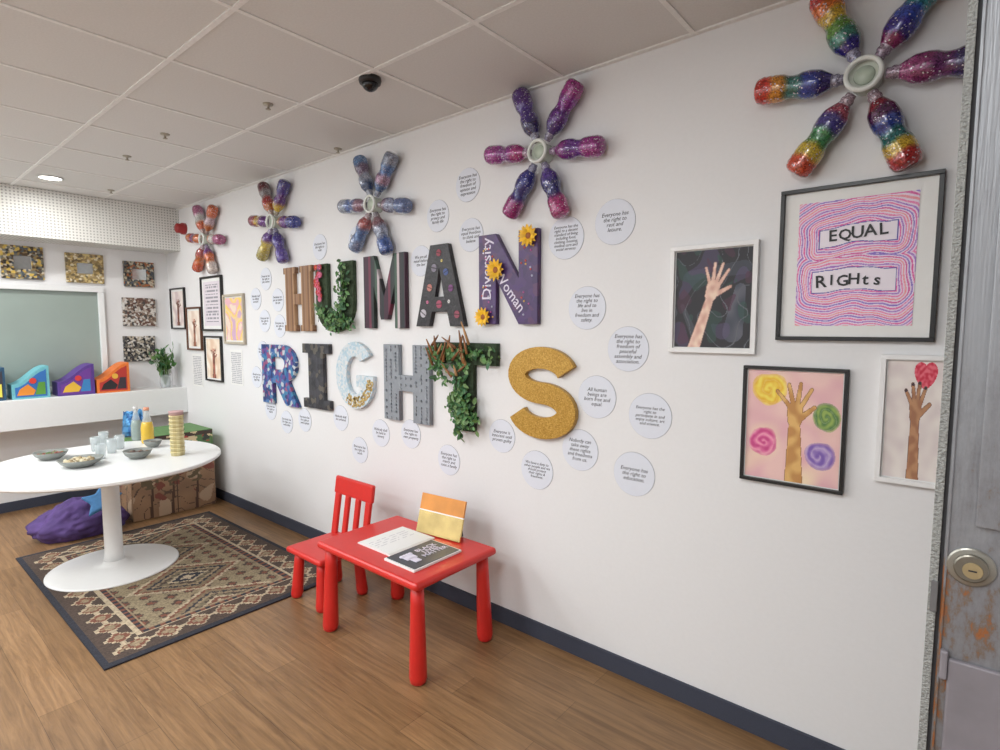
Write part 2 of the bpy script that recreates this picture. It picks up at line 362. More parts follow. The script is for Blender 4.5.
def letter(name,ch,uL,uR,vT,vB,mat,sides=None):
    x,z,w,h=rectW(uL,uR,vT,vB); x0=x-w/2; z0=z-h/2
    if ch=='S':
        t=.052; cx=w/2; cl=[]
        ry=(h/2-t)/2; rx=w/2-t
        for i in range(25):
            a=math.radians(15+255*i/24); cl.append((cx+rx*math.cos(a),h/2+ry+ry*math.sin(a)))
        for i in range(1,25):
            a=math.radians(90-255*i/24); cl.append((cx+rx*math.cos(a),h/2-ry+ry*math.sin(a)))
        Lp=[];Rp=[]
        for i,(a,b2) in enumerate(cl):
            p=cl[max(0,i-1)];q=cl[min(len(cl)-1,i+1)]; dx,dy=q[0]-p[0],q[1]-p[1]; l=math.hypot(dx,dy)
            Lp.append((a-dy/l*t,b2+dx/l*t)); Rp.append((a+dy/l*t,b2-dx/l*t))
        polys=[Lp+Rp[::-1]]
    else: polys=[[(a*w,b2*h) for a,b2 in pl] for pl in SH[ch]]
    cu=bpy.data.curves.new(name,'CURVE'); cu.dimensions='2D'; cu.fill_mode='BOTH'; cu.extrude=.0135; cu.bevel_depth=.0015; cu.bevel_resolution=1
    for pl in polys:
        sp=cu.splines.new('POLY'); sp.points.add(len(pl)-1)
        for i,(a,b2) in enumerate(pl): sp.points[i].co=(a-w/2,b2-h/2,0,1)
        sp.use_cyclic_u=True
    cu.materials.append(mat)
    o=bpy.data.objects.new(name,cu); S.collection.objects.link(o); o.rotation_euler=R90; o.location=(x,-.0165,z)
    return o,(x0,z0,w,h)
YF=-.032
def child(o,par):
    bpy.context.view_layer.update(); mw=o.matrix_world.copy(); o.parent=par; o.matrix_parent_inverse=par.matrix_world.inverted(); o.matrix_world=mw
def stripes(name,cols,freq,axis=0,rough=.5):
    m,nt,b=newmat(name); L=nt.links; tc=nt.nodes.new('ShaderNodeTexCoord'); se=nt.nodes.new('ShaderNodeSeparateXYZ'); L.new(tc.outputs['Object'],se.inputs[0])
    a=nt.nodes.new('ShaderNodeMath'); a.operation='MULTIPLY_ADD'; a.inputs[1].default_value=freq; a.inputs[2].default_value=10; L.new(se.outputs[axis],a.inputs[0])
    f=nt.nodes.new('ShaderNodeMath'); f.operation='FRACT'; L.new(a.outputs[0],f.inputs[0])
    r=ramp(nt,cols,True); L.new(f.outputs[0],r.inputs[0]); L.new(r.outputs[0],b.inputs['Base Color']); b.inputs['Roughness'].default_value=rough; return m
letter('letter_h','Hs',288,316,267,331,stripes('bronze_bands',[(150,112,80),(120,84,58),(170,134,100),(128,92,64),(150,116,90)],9,0))
lu,bu=letter('letter_u','U',320,357,263,332,Mt('moss_green',(52,66,46),.9,bump=.6,ns=60,var=.4))
letter('letter_m','M',368,409,255,328,stripes('ribbon_stripes',[(60,26,48),(60,26,48),(110,40,66),(34,40,44),(40,52,48),(66,92,78),(190,176,180),(44,40,46),(34,40,44)],5.2))
la,ba=letter('letter_a','A',420,468,245,326,voro('black_glitter',[(30,28,32),(38,34,40),(48,42,50),(26,26,30),(34,30,34)],90))
ln,bn=letter('letter_n','N',483,541,233,324,voro('purple_paint',[(74,52,100),(80,56,108),(68,48,94),(92,60,100),(78,52,110)],30,bump=.1))
lr,brr=letter('letter_r','R',266,301,345,404,voro('collage_bright',[(50,96,160),(36,54,110),(100,70,140),(60,130,170),(150,80,120),(190,196,200),(40,70,130),(80,120,170)],34))
li,bi=letter('letter_i','I',307,333,344,408,voro('charcoal_tiles',[(50,50,56),(62,62,70),(40,40,46),(96,90,82),(56,56,60)],30))
lg,bg=letter('letter_g','G',340,378,342,408,voro('silver_blue_glitter',[(190,208,218),(204,216,224),(216,220,222),(176,202,216),(210,216,220)],60,bump=.15))
lh,bh=letter('letter_h','H',388,433,345,421,Mt('grey_plastic',(140,146,154),.45))
lt,bt=letter('letter_t','T',438,500,343,430,Mt('moss_dark',(48,62,44),.9,bump=.6,ns=60,var=.4))
ls,bs_=letter('letter_s','S',512,579,347,438,voro('gold_glitter',[(180,138,56),(192,150,66),(166,124,44),(202,162,80),(184,142,58)],220,.35,.3,.2))
vm_=vcol('craft_paint',.5)
b=MB()
for i in range(9):
    for j in range(22):
        xx=(i+.5)/9; zz=(j+.5)/22
        if (.34<xx<.66) and not(.4<zz<.6): continue
        if random.random()<.25: continue
        Mx=Matrix.Translation((bh[0]+xx*bh[2],YF+.0005,bh[1]+zz*bh[3]))@Matrix.Rotation(math.pi/2,4,'X')
        b.lathe([(.0075,0),(.0075,.006)],Mx,8,col=random.choice([(140,146,154),(150,156,162),(118,124,132)]),sm=False)
o=b.build('brick_studs',vm_,(bh[0],YF,bh[1])); child(o,lh)
b=MB()
for k in range(170):
    a=math.radians(random.uniform(-120,-8)); rr0=random.uniform(.33,.48)
    Mx=Matrix.Translation((bg[0]+(.5+rr0*math.cos(a))*bg[2],YF+.0005,bg[1]+(.5+rr0*math.sin(a))*bg[3]))@Matrix.Rotation(math.pi/2,4,'X')
    b.lathe([(.008,0),(.006,.003)],Mx,7,col=random.choice([(206,178,110),(190,156,86),(220,196,136)]))
o=b.build('gold_sequins',vm_,(bg[0],YF,bg[1])); child(o,lg)
b=MB(); 
for (xx,zz,rr_,c) in ((.5,.9,.024,(150,50,70)),(.40,.72,.028,(130,124,140)),(.64,.66,.024,(70,90,150)),(.3,.48,.026,(190,120,110)),(.74,.46,.024,(120,60,120)),(.5,.27,.028,(170,70,100)),(.16,.16,.03,(190,186,196)),(.86,.14,.026,(150,70,90)),(.25,.3,.012,(220,120,160)),(.70,.30,.012,(230,230,230)),(.56,.8,.01,(230,210,120))):
    Mx=Matrix.Translation((ba[0]+xx*ba[2],YF+.0005,ba[1]+zz*ba[3]))@Matrix.Rotation(math.pi/2,4,'X')
    b.lathe([(rr_*.8,0),(rr_*.8,.002)],Mx,20,col=c,sm=False)
    b.add([(-rr_*.8,-rr_*.12,.003),(rr_*.8,-rr_*.12,.003),(rr_*.8,rr_*.12,.003),(-rr_*.8,rr_*.12,.003)],[(0,1,2,3)],0,sc(c,.5),M=Mx@Matrix.Rotation(random.uniform(-.6,.6),4,'Z'))
o=b.build('painted_spots',vm_,(ba[0],YF,ba[1])); child(o,la)
def daisy(b,x,z,y,r,pc,cc):
    M0=Matrix.Translation((x,y,z))@Matrix.Rotation(math.pi/2,4,'X')
    for lay in(0,1):
        for k in range(11):
            a=2*math.pi*(k+.5*lay)/11; Mx=M0@Matrix.Rotation(a,4,'Z')@Matrix.Rotation(-.25-.2*lay,4,'Y')
            b.add([(r*.15,-r*.1,.002),(r*.6,-r*.19,.004),(r*1.0,0,0),(r*.6,r*.19,.004),(r*.15,r*.1,.002)],[(0,1,2,3,4)],0,sc(pc,.9+random.random()*.2),M=Mx)
    b.lathe([(r*.36,0),(r*.33,r*.15),(r*.15,r*.22)],M0,14,col=cc)
b=MB()
for xx,zz,r_ in((.88,.93,.06),(.33,.6,.062),(.1,.08,.056)): daisy(b,bn[0]+xx*bn[2],bn[1]+zz*bn[3],YF-.004,r_,(244,190,40),(150,84,20))
o=b.build('sunflowers',vm_,(bn[0],YF,bn[1])); child(o,ln)
b=MB()
for _ in range(34):
    side=random.choice([0,1]); xx=.84+random.uniform(-.1,.1) if side else .15+random.uniform(-.1,.1); zz=random.uniform(.05,.85)
    Mx=Matrix.Translation((bn[0]+xx*bn[2],YF+.0005,bn[1]+zz*bn[3]))@Matrix.Rotation(math.pi/2,4,'X')
    b.lathe([(.006,0),(.005,.002)],Mx,8,col=random.choice([(200,80,70),(220,180,90),(190,190,210),(180,90,150)]))
o=b.build('painted_dots',vm_,(bn[0],YF,bn[1])); child(o,ln)
wt=Mt('white_paint_pen',(226,220,236),.6)
o=text('text_diversity','Diversity',.088,(bn[0]+.15*bn[2],YF-.001,bn[1]+.62*bn[3]),(math.pi/2,-math.pi/2,0),wt,None,.0005); child(o,ln)
o=text('text_woman','Woman',.078,(bn[0]+.55*bn[2],YF-.001,bn[1]+.36*bn[3]),(math.pi/2,math.radians(50),0),wt,None,.0005); child(o,ln)
def leafmesh(b,p,s,cols):
    q=Matrix.Translation(p)@Matrix.Rotation(random.uniform(0,6.28),4,'Y')@Matrix.Rotation(random.uniform(-.7,.7),4,'X')@Matrix.Rotation(random.uniform(-.5,.5),4,'Z')
    b.add([(0,0,0),(-.3*s,-.08*s,.35*s),(-.24*s,-.06*s,.7*s),(0,-.02*s,1*s),(.24*s,-.06*s,.7*s),(.3*s,-.08*s,.35*s),(0,.02*s,.45*s)],[(0,6,1),(1,6,2),(2,6,3),(3,6,4),(4,6,5),(5,6,0)],0,random.choice(cols),False,q)
greens=[(56,100,54),(74,122,64),(44,80,46),(96,142,82),(62,108,70),(84,116,58),(120,152,100)]
def foliage(name,bx,paths,n,par,sp=.035,s=.045,cols=greens,extra=None):
    b=MB(); x0,z0,w,h=bx
    for _ in range(n):
        a,c=random.choice(paths); t=random.random()
        p=Vector((x0+w*(a[0]+(c[0]-a[0])*t)+random.gauss(0,sp),-random.uniform(.05,.075),z0+h*(a[1]+(c[1]-a[1])*t)+random.gauss(0,sp*.6)))
        leafmesh(b,p,s*random.uniform(.6,1.2),cols)
    if extra: extra(b,x0,z0,w,h)
    o=b.build(name,vm_,(x0,-.04,z0)); child(o,par)
foliage('ivy_leaves',bu,[((.85,.98),(.8,.35)),((.8,.4),(.5,.12)),((.5,.12),(.2,.35)),((.5,.1),(1.0,.15))],330,lu,.03,.042)
b=MB()
for _ in range(22): daisy(b,bu[0]+bu[2]*.16+random.gauss(0,.02),bu[1]+bu[3]*random.uniform(.45,.98),-.045,.024,random.choice([(190,50,60),(220,110,150),(200,60,50),(110,60,110)]),(230,190,70))
o=b.build('blossoms',vm_,(bu[0],-.04,bu[1])); child(o,lu)
def twigs(b,x0,z0,w,h):
    for k in range(22):
        a=Vector((x0+w*random.uniform(.0,.7),-.075,z0+h*random.uniform(.6,1.0))); ang=random.uniform(-1.2,1.2); L_=random.uniform(.06,.13)
        Mx=Matrix.Translation(a)@Matrix.Rotation(ang,4,'Y')@Matrix.Rotation(random.uniform(-.1,.3),4,'X')
        b.lathe([(.008,0),(.007,L_*.5),(.003,L_)],Mx,6,col=random.choice([(150,100,60),(186,140,94),(130,86,52)]))
foliage('ivy_leaves',bt,[((0,.88),(1,.88)),((.5,.88),(.5,.05)),((.5,.5),(.5,-.02)),((.1,.88),(.2,.6)),((.35,.3),(.7,.1))],520,lt,.032,.04,extra=twigs)
# ---------------- bottle flowers ----------------
bm=vcol('sequin_bottle',.2,.15,.3,120,spark=260)
ringm=vcol('clear_ring_plastic',.15,0)
def pal(cols,t):
    t=max(0,min(.999,t))*(len(cols)); i=int(t); f=t-i; a=cols[i]; c=cols[min(len(cols)-1,i+1)]
    return mixc(a,c,max(0,(f-.6)/.4))
base=[(0,.016),(.012,.017),(.016,.021),(.024,.021),(.028,.018),(.045,.028),(.07,.042),(.10,.046),(.125,.044),(.14,.038),(.155,.0365),(.17,.038),(.185,.044),(.2,.046),(.25,.046),(.268,.041),(.276,.026),(.272,.012)]
def prof(n=46):
    out=[]
    for i in range(n+1):
        s=.276*i/n
        for (a,ra),(c,rc) in zip(base[:-1],base[1:]):
            if a<=s<=c+1e-9:
                r0=ra+(rc-ra)*(s-a)/(c-a)
                if .2<s<.26: r0+=.0008*math.sin(s*700)
                out.append((r0,s)); break
    return out
PR=prof()
def flower(u,v,pals,off=-7):
    c=W(u,v); b=MB()
    for i in range(6):
        th=math.radians(off+60*i+random.uniform(-2,2)); M0=Matrix.Translation((c.x,-.0515,c.z))@Matrix.Rotation(math.pi/2-th,4,'Y')@Matrix.Translation((0,0,.058))
        cols=pals[i%len(pals)]
        def cf(t,kk,cols=cols):
            if t<.11: return mixc((196,198,206),cols[0],.25)
            cc=pal(cols,(t-.11)/.89+.02*math.sin(kk*1.1+len(cols)))
            if nz(t*3,kk*.25,3,cols[0][0])>.25: cc=mixc(cc,(235,230,240),.15)
            return sc(cc,random.uniform(.95,1.05))
        b.lathe(PR,M0,20,col=cf)
    M1=Matrix.Translation((c.x,-.0515,c.z))@Matrix.Rotation(math.pi/2,4,'X')
    ring=[(.048+.008*math.cos(a),.03+.008*math.sin(a)) for a in [2*math.pi*j/10 for j in range(11)]]
    b.lathe(ring,M1,32,mi=1,col=(222,226,222),cap=False)
    b.lathe([(.045,-.0465),(.045,.012)],M1,24,mi=1,col=(204,212,200),sm=False)
    b.lathe([(.03,.012),(.028,.017)],M1,24,mi=1,col=(186,198,182))
    b.build('bottle_flower',[bm,ringm],(c.x,-.048,c.z))
flower(867,82,[[(180,80,140),(150,60,120),(120,60,120),(60,50,110),(110,60,140)],[(150,50,110),(70,60,160),(50,80,190),(50,140,150),(220,120,60),(200,60,110)],[(70,60,160),(60,140,120),(110,170,70),(230,190,60),(240,120,40),(210,50,50)],[(70,60,130),(50,70,170),(50,120,110),(230,150,50),(220,60,50)],[(190,90,110),(80,70,150),(70,150,90),(230,200,70),(225,90,60)],[(150,40,60),(90,40,90),(50,70,160),(50,120,120),(230,190,60),(190,50,50)]])
flower(547,155,[[(150,50,140),(110,50,150),(170,60,150)],[(80,50,140),(110,50,150),(150,50,160),(180,60,150)],[(60,50,110),(90,60,160),(100,60,150)],[(190,60,140),(150,50,150),(180,70,160)],[(60,60,150),(60,60,140),(170,50,130)],[(90,60,160),(60,60,130),(190,60,130)]])
flower(380,206,[[(150,120,140),(160,170,200),(110,130,180)],[(80,120,180),(190,150,180),(90,130,190),(150,160,180)],[(70,90,130),(170,180,200),(120,100,130),(110,150,200)],[(170,130,150),(90,120,190),(180,190,210)],[(190,100,100),(90,130,190),(130,150,190)],[(150,110,120),(170,180,205),(80,110,180)]],-7)
flower(280,223,[[(220,150,60),(120,70,150),(60,70,160)],[(236,200,80),(110,60,140),(70,60,150)],[(220,120,60),(190,60,60),(160,150,150),(120,60,70)],[(120,60,150),(226,190,80),(160,60,90)],[(110,70,160),(230,206,90),(190,176,90)],[(70,60,150),(90,70,160),(110,90,180)]],-7)
flower(211,240,[[(230,120,60),(236,232,226),(196,100,150)],[(220,120,60),(220,190,200),(226,110,60)],[(226,100,50),(236,236,232),(200,120,160)],[(230,120,60),(150,60,140),(226,120,50)],[(180,60,60),(226,120,60),(226,90,40)],[(120,60,140),(226,110,50),(236,220,210)]],-7)
# ---------------- ceiling fittings ----------------
p=Z(370,78,H); Mx=Matrix.Translation((p.x,p.y,H))@Matrix.Rotation(math.pi,4,'X')
e=empty('dome_security_camera',(p.x,p.y,H-.03))
MB().lathe([(.05,.0),(.052,.012),(.048,.026)],Mx,28).build('housing',Mt('black_plastic',(24,24,26),.35),e.location,e)
MB().lathe([(.038,.024)]+[(.038*math.cos(a),.026+.034*math.sin(a)) for a in [.2*i for i in range(1,8)]],Mx,28).build('dome',Mt('smoked_dome',(14,14,18),.08),e.location,e)
metal=Mt('brass_grey',(170,164,150),.35,.5)
for u,v in((268,104),(165,134),(127,156),(111,190),(378,160)):
    p=Z(u,v,H)
    if p.y>-.03: p.y=-.08
    Mx=Matrix.Translation((p.x,p.y,H))@Matrix.Rotation(math.pi,4,'X')
    MB().lathe([(.026,0),(.024,.006),(.007,.008),(.006,.022),(.013,.025),(.013,.028)],Mx,16).build('fire_sprinkler',metal,(p.x,p.y,H))
p=Vector((-5.45,-1.09,H)); Mx=Matrix.Translation(p)@Matrix.Rotation(math.pi,4,'X')
e=empty('recessed_downlight',p)
MB().lathe([(.075,0),(.085,.006),(.07,.008)],Mx,28,cap=False).build('bezel',fm,p,e)
MB().lathe([(.068,.002),(.068,.004)],Mx,28).build('lens',Mt('downlight_lens',(255,250,240),.5,emit=9),p,e)
p=W(185,229); e=empty('fire_alarm_sounder',(p.x,-.04,p.z)); rd=Mt('alarm_red',(150,36,38),.4)
Mx=Matrix.Translation((p.x,0,p.z))@Matrix.Rotation(math.pi/2,4,'X')
MB().lathe([(.055,0),(.055,.03),(.045,.045),(.045,.075),(.03,.085)],Mx,24).build('sounder_body',rd,e.location,e)
# ---------------- red table & chair ----------------
red=Mt('red_plastic',(206,42,36),.34,var=.03)
tb=empty('childrens_table',(-2.14,-.425,0)); tx0,tx1,ty0,ty1=-2.55,-1.77,-.69,-.145; TZ=.485
simplebox('table_top',(tx0,ty0,TZ-.038),(tx1,ty1,TZ),red,tb,.016,seg=3)
simplebox('apron',(tx0+.05,ty0+.05,TZ-.065),(tx1-.05,ty1-.05,TZ-.034),red,tb,.008)
def legs(par,pts,top,spl,cx,cy,r0=.03,r1=.041):
    for i,(x,y) in enumerate(pts):
        dx=spl*(1 if x>cx else -1);dy=spl*(1 if y>cy else -1)
        b=MB(); n=24; prf=[(r0,top),(r0+.002,top*.8),(r1-.003,top*.3),(r1,.03),(r1-.004,.008),(r1-.012,0.0)]
        Sh=Matrix(((1,0,-dx/top,x+dx),(0,1,-dy/top,y+dy),(0,0,1,0.0),(0,0,0,1)))
        b.lathe(prf[::-1],Sh,n).build('leg_%d'%(i+1),red,(x,y,0),par)
legs(tb,[(tx0+.055,ty0+.055),(tx1-.055,ty0+.055),(tx0+.055,ty1-.055),(tx1-.055,ty1-.055)],TZ-.03,.01,-2.14,-.425)
chx,chy=-2.84,-.43; ch=empty('childrens_chair',(chx,chy,0)); sw,sd=.36,.35; SZ=.31
simplebox('seat',(chx-sw/2,chy-sd/2,SZ-.035),(chx+sw/2,chy+sd/2,SZ),red,ch,.015,seg=3)
legs(ch,[(chx-.115,chy-.12),(chx+.115,chy-.12),(chx-.115,chy+.12),(chx+.115,chy+.12)],SZ-.03,.018,chx,chy,.027,.035)
b=MB(); 
bt_=Matrix.Translation((chx,chy+sd/2-.035,SZ-.02))@Matrix.Rotation(math.radians(-9),4,'X')
top=.375
b.box((0,0,top-.055),(.38,.028,.11),M=bt_); 
for xx in(-.155,-.052,.052,.155): b.box((xx,0,(top-.1)/2),(.05 if abs(xx)>.1 else .042,.026,top-.1),M=bt_)
b.build('backrest',red,(chx,chy,SZ),ch,.011,3)
bk=empty('open_booklet',(-2.1,-.45,TZ)); 
b=MB(); b.box((-2.225,-.42,TZ+.004),(.26,.30,.007)); b.build('white_pages',paper,bk.location,bk,.001)
b=MB(); b.box((-2.21,-.43,TZ+.009),(.21,.28,.003)); b.build('loose_page',paper,bk.location,bk)
dk=Mt('cover_charcoal',(70,72,78),.45)
b=MB(); b.box((-1.975,-.46,TZ+.006),(.215,.31,.011)); b.build('dark_cover',[paper],bk.location,bk,.001)
b=MB(); b.box((-1.975,-.46,TZ+.013),(.20,.29,.003)); b.build('cover_panel',dk,bk.location,bk)
text('cover_title','BLACK\nLIVES\nMATTER',.042,(-1.985,-.405,TZ+.0155),(0,0,math.pi/2),wt,bk,.0006,sp=.82)
b=MB()
for i in range(4): b.lathe([(.011,0),(.013,.004),(.008,.007)],Matrix.Translation((-2.015,-.562+i*.017,TZ+.015)),10)
b.box((-1.985,-.537,TZ+.017),(.04,.06,.004)); b.box((-1.945,-.537,TZ+.017),(.05,.035,.004)); b.build('fist_emblem',wt,bk.location,bk)
raster('printed_lines',(-2.29,-.55,TZ+.0112),(.17,0,0),(0,.24,0),28,24,lambda x,y:(196,196,200) if int(x*28)%4==0 and x<.45 and nz(y,int(x*28),9)>-.1 else (234,234,233),artm,bk)
st=empty('tabletop_display_card',(-2.12,-.2,TZ)); th=math.radians(-16)
Mx=Matrix.Translation((-2.10,-.245,TZ+.003))@Matrix.Rotation(math.radians(6),4,'Z')@Matrix.Rotation(th,4,'X')
gold=Mt('gold_foil',(214,190,130),.14,.85,bump=.15,ns=12,var=.2); org=Mt('orange_card',(218,146,70),.4,ns=10,var=.12)
MB().box((0,0,.06),(.3,.012,.12),M=Mx).build('gold_panel',gold,st.location,st,.001)
MB().box((0,.0,.165),(.3,.012,.09),M=Mx).build('orange_panel',org,st.location,st,.001)
MB().box((0,-.001,.122),(.302,.013,.006),M=Mx).build('divider_strip',paper,st.location,st)
MB().box((0,0,.094),(.2,.006,.188),M=Matrix.Translation((-2.10,-.163,TZ+.003))@Matrix.Rotation(math.radians(4),4,'Z')@Matrix.Rotation(math.radians(7),4,'X')).build('rear_support',dk,st.location,st)
# ---------------- rug ----------------
RX0,RX1,RY0,RY1=-4.96,-3.0,-1.53,-.24
def f_rug(u,v):
    x=u*(RX1-RX0); y=v*(RY1-RY0); q=.013; x=(int(x/q)+.5)*q; y=(int(y/q)+.5)*q
    wx,wy=RX1-RX0,RY1-RY0; dx=min(x,wx-x);dy=min(y,wy-y); d=min(dx,dy); s=(y-wy/2) if dx<dy else (x-wx/2)
    jit=random.uniform(.86,1.1)
    nv=(44,46,56);tan=(150,132,106);ru=(122,76,60);cr=(182,166,140);ol=(118,108,86);br_=(78,64,56)
    if d<.03: c=nv
    elif d<.06: c=br_
    elif d<.2:
        m=abs((s+10)%.15-.075); k=m+abs(d-.13)
        c=br_ if k>.075 else (cr if k>.058 else (ru if k>.036 else tan))
        if abs(d-.13)<.008 and m>.05: c=cr
    elif d<.215: c=cr
    elif d<.25: c=nv if int((s+10)/.026)%2 else ru
    elif d<.262: c=tan
    else:
        X=x-wx/2;Y=y-wy/2; px=(X+10*.49)%.49-.245; row=int((X+10*.49)/.49)%2
        k=abs(px)/.245+abs(Y)/.34
        if k<.14: c=cr
        elif k<.28: c=ru if row else nv
        elif k<.36: c=cr
        elif k<.52: c=br_ if (int((X+9)/.039)+int((Y+9)/.039))%2 else ol
        elif k<.62: c=tan
        elif k<.70: c=nv
        elif k<.84: c=(132,114,90)
        elif k<.92: c=ru
        elif k<1.02: c=cr
        else:
            m=(abs((X+10)%.104-.052)+abs((Y+10)%.104-.052)); c=ru if m<.02 else (br_ if m<.036 else (144,130,104))
    return sc(c,jit)
rugm=vcol('rug_wool',.95,0,.4,500)
rg=empty('patterned_rug',((RX0+RX1)/2,(RY0+RY1)/2,0))
simplebox('rug_backing',(RX0,RY0,0.0005),(RX1,RY1,.008),Mt('rug_edge',(40,40,48),.95,bump=.5,ns=300),rg,.003)
raster('rug_pile',(RX0+.004,RY0+.004,.009),(RX1-RX0-.008,0,0),(0,RY1-RY0-.008,0),220,144,f_rug,rugm,rg,rg.location)
# ---------------- round table ----------------
wt2=Mt('table_white_laminate',(232,233,232),.3,var=.01); rc=Vector((-4.28,-1.13,.0095)); T0=.73
rt=empty('round_pedestal_table',rc)
MB().lathe([(.645,T0-.028),(.66,T0-.018),(.66,T0-.004),(.655,T0)],Matrix.Translation((rc.x,rc.y,0)),72,sm=False).build('table_top',wt2,rc,rt)
MB().lathe([(.37,.0095),(.37,.016),(.355,.022),(.12,.034),(.075,.04),(.062,.06)],Matrix.Translation((rc.x,rc.y,0)),64).build('base_disc',wt2,rc,rt)
MB().lathe([(.06,.05),(.052,.12),(.05,.6),(.06,.68),(.14,.703)],Matrix.Translation((rc.x,rc.y,0)),40).build('pedestal',wt2,rc,rt)
gb=Mt('bowl_grey_ceramic',(126,130,126),.4,bump=.05)
def bowl(u,v,r,h,food,name='serving_bowl'):
    p=Z(u,v,T0); e=empty(name,(p.x,p.y,T0)); Mx=Matrix.Translation((p.x,p.y,T0))
    MB().lathe([(r*.5,.001),(r*.55,.004),(r*.85,h*.5),(r,h),(r*.96,h),(r*.8,h*.55),(r*.5,h*.3)],Mx,36).build('bowl',gb,e.location,e)
    b=MB()
    for _ in range(60):
        a=random.uniform(0,6.28);q=r*.72*math.sqrt(random.random()); s=r*random.uniform(.1,.17)
        b.lathe([(s*.4,-s*.7),(s,0),(s*.5,s*.7)],Mx@Matrix.Translation((q*math.cos(a),q*math.sin(a),h*.55+random.uniform(0,.008)))@Matrix.Rotation(random.uniform(0,3),4,'X'),6,col=random.choice(food))
    b.build('food',vm_,e.location,e)
bowl(81,466,.12,.05,[(190,176,140),(206,196,170),(150,130,96)]); bowl(51,459,.095,.05,[(120,60,50),(80,110,60),(150,80,60)]); bowl(138,458,.085,.055,[(70,60,56),(110,80,60)]); bowl(153,447,.06,.05,[(90,70,60),(150,140,120)])
gl=Mt('clear_glass',(206,216,218),.05,var=0,alpha=.38)
def tumbler(u,v,h=.1,r=.033):
    p=Z(u,v,T0); MB().lathe([(r*.8,.001),(r,h),(r*.93,h),(r*.75,.008)],Matrix.Translation((p.x,p.y,T0)),24).build('drinking_glass',gl,(p.x,p.y,T0))
for u,v in((96,451),(104,445),(112,453),(120,449),(101,459)): tumbler(u,v)
def bottle(u,v,name,liq,capc,h=.27,r=.04):
    p=Z(u,v,T0); e=empty(name,(p.x,p.y,T0)); Mx=Matrix.Translation((p.x,p.y,T0))
    MB().lathe([(r*.9,.001),(r,.01),(r,h*.45),(r*.9,h*.52),(r*.8,h*.6)],Mx,24).build('drink',Mt(name+'_liquid',liq,.15,trans=.15),e.location,e)
    MB().lathe([(r*.8,h*.6),(r*.5,h*.76),(r*.38,h*.93)],Mx,24,cap=False).build('neck',gl,e.location,e)
    MB().lathe([(r*.45,h*.92),(r*.45,h)],Mx,20).build('cap',Mt(name+'_cap',capc,.4),e.location,e)
bottle(148,443,'juice_bottle',(228,190,70),(220,150,120),.27,.042); bottle(137,440,'water_bottle',(156,172,168),(216,216,216),.26,.036)
# crumpled blue bag, standing
p=P(127,441,2,T0); b=MB(); e=empty('snack_bag',(p.x,p.y,T0));vs=[];fs=[]
Fh=Vector((FW.x,FW.y,0)).normalized(); p=p-RT*.03+Fh*.13
NN=12
for s in(1,-1):
    o0=len(vs)
    for j in range(NN+1):
        for i in range(NN+1):
            a=i/NN;c=j/NN; bul=.045*math.sin(math.pi*a)*(math.sin(math.pi*min(1,c+.15))**.6 if c<.85 else 0)
            t_=(a-.5)*.19*(1-.2*c+.06*nz(a,c,5)); dv=RT*t_-Fh*s*(bul+.012*nz(a*2,c*2,3,s) if 0<a<1 and 0<c<1 else 0); vs.append(Vector((p.x,p.y,T0+.002+c*.21+.05*c*nz(a,0,4,2)))+dv)
    for j in range(NN):
        for i in range(NN): a=o0+j*(NN+1)+i; fs.append((a,a+1,a+NN+2,a+NN+1) if s>0 else (a,a+NN+1,a+NN+2,a+1))
b.add(vs,fs,0,[(70,136,186) if nz((k%NN)*.2,(k//NN)*.2,1)>-.1 else (40,96,150) for k in range(len(fs))],False).build('foil_bag',vcol('foil_bag',.3,.3,.3,30),e.location,e)
p=Z(178,455,T0); b=MB(); e=empty('stack_of_paper_cups',(p.x,p.y,T0)); z=T0+.001
for k in range(11):
    b.lathe([(.041,z),(.044,z+.022),(.046,z+.023),(.046,z+.026),(.043,z+.027)],Matrix.Translation((p.x,p.y,0)),28,col=lambda t,kk:(218,206,158) if (kk//2)%3 else (206,190,140)) if k<10 else b.lathe([(.041,z),(.044,z+.022),(.046,z+.023),(.046,z+.026),(.043,z+.027)],Matrix.Translation((p.x,p.y,0)),28,col=(196,160,160))
    z+=.0275
b.build('cups',vcol('paper_cup',.6),e.location,e)
# ---------------- boxes and beanbag ----------------
cb=Mt('cardboard_brown',(140,112,84),.8,var=.1)
bx0,bx1,by0,by1,bz=-5.66,-5.15,-.76,-.1,.50
e=empty('painted_cardboard_box',((bx0+bx1)/2,(by0+by1)/2,0)); simplebox('carton',(bx0,by0,0.001),(bx1,by1,bz),cb,e,.004)
def f_mural(x,y):
    c=mixc((140,110,86),(164,130,100),.5+nz(x,y,4))
    if abs(nz(x,y,5,2))<.03: c=(94,74,62)
    if nz(x,y,4,9)>.28: c=(186,160,134)
    if nz(x,y,5,14)>.32: c=(130,74,62)
    if abs(x-.52)<.008: c=(80,60,50)
    for cx in(.2,.45,.75):
        if cap(x,y,(cx,0),(cx+.03,.55),.02,.012)<0: c=(84,62,50)
        if math.hypot(x-cx,(y-.62)*.8)<.1 and nz(x,y,14)>-.1: c=(104,90,68)
    return c
raster('mural_front',(bx1+.001,by0+.005,.005),(0,by1-by0-.01,0),(0,0,bz-.01),80,60,f_mural,artm,e,e.location)
raster('mural_side',(bx0+.005,by0-.001,.005),(bx1-bx0-.01,0,0),(0,0,bz-.01),50,54,f_mural,artm,e,e.location)
e=empty('painted_storage_crate',((bx0+bx1)/2,(by0+by1)/2,bz)); z1=.69
simplebox('crate',(bx0+.01,by0+.1,bz+.001),(bx1-.01,by1,z1),Mt('crate_green',(90,130,76),.6,var=.15),e,.006)
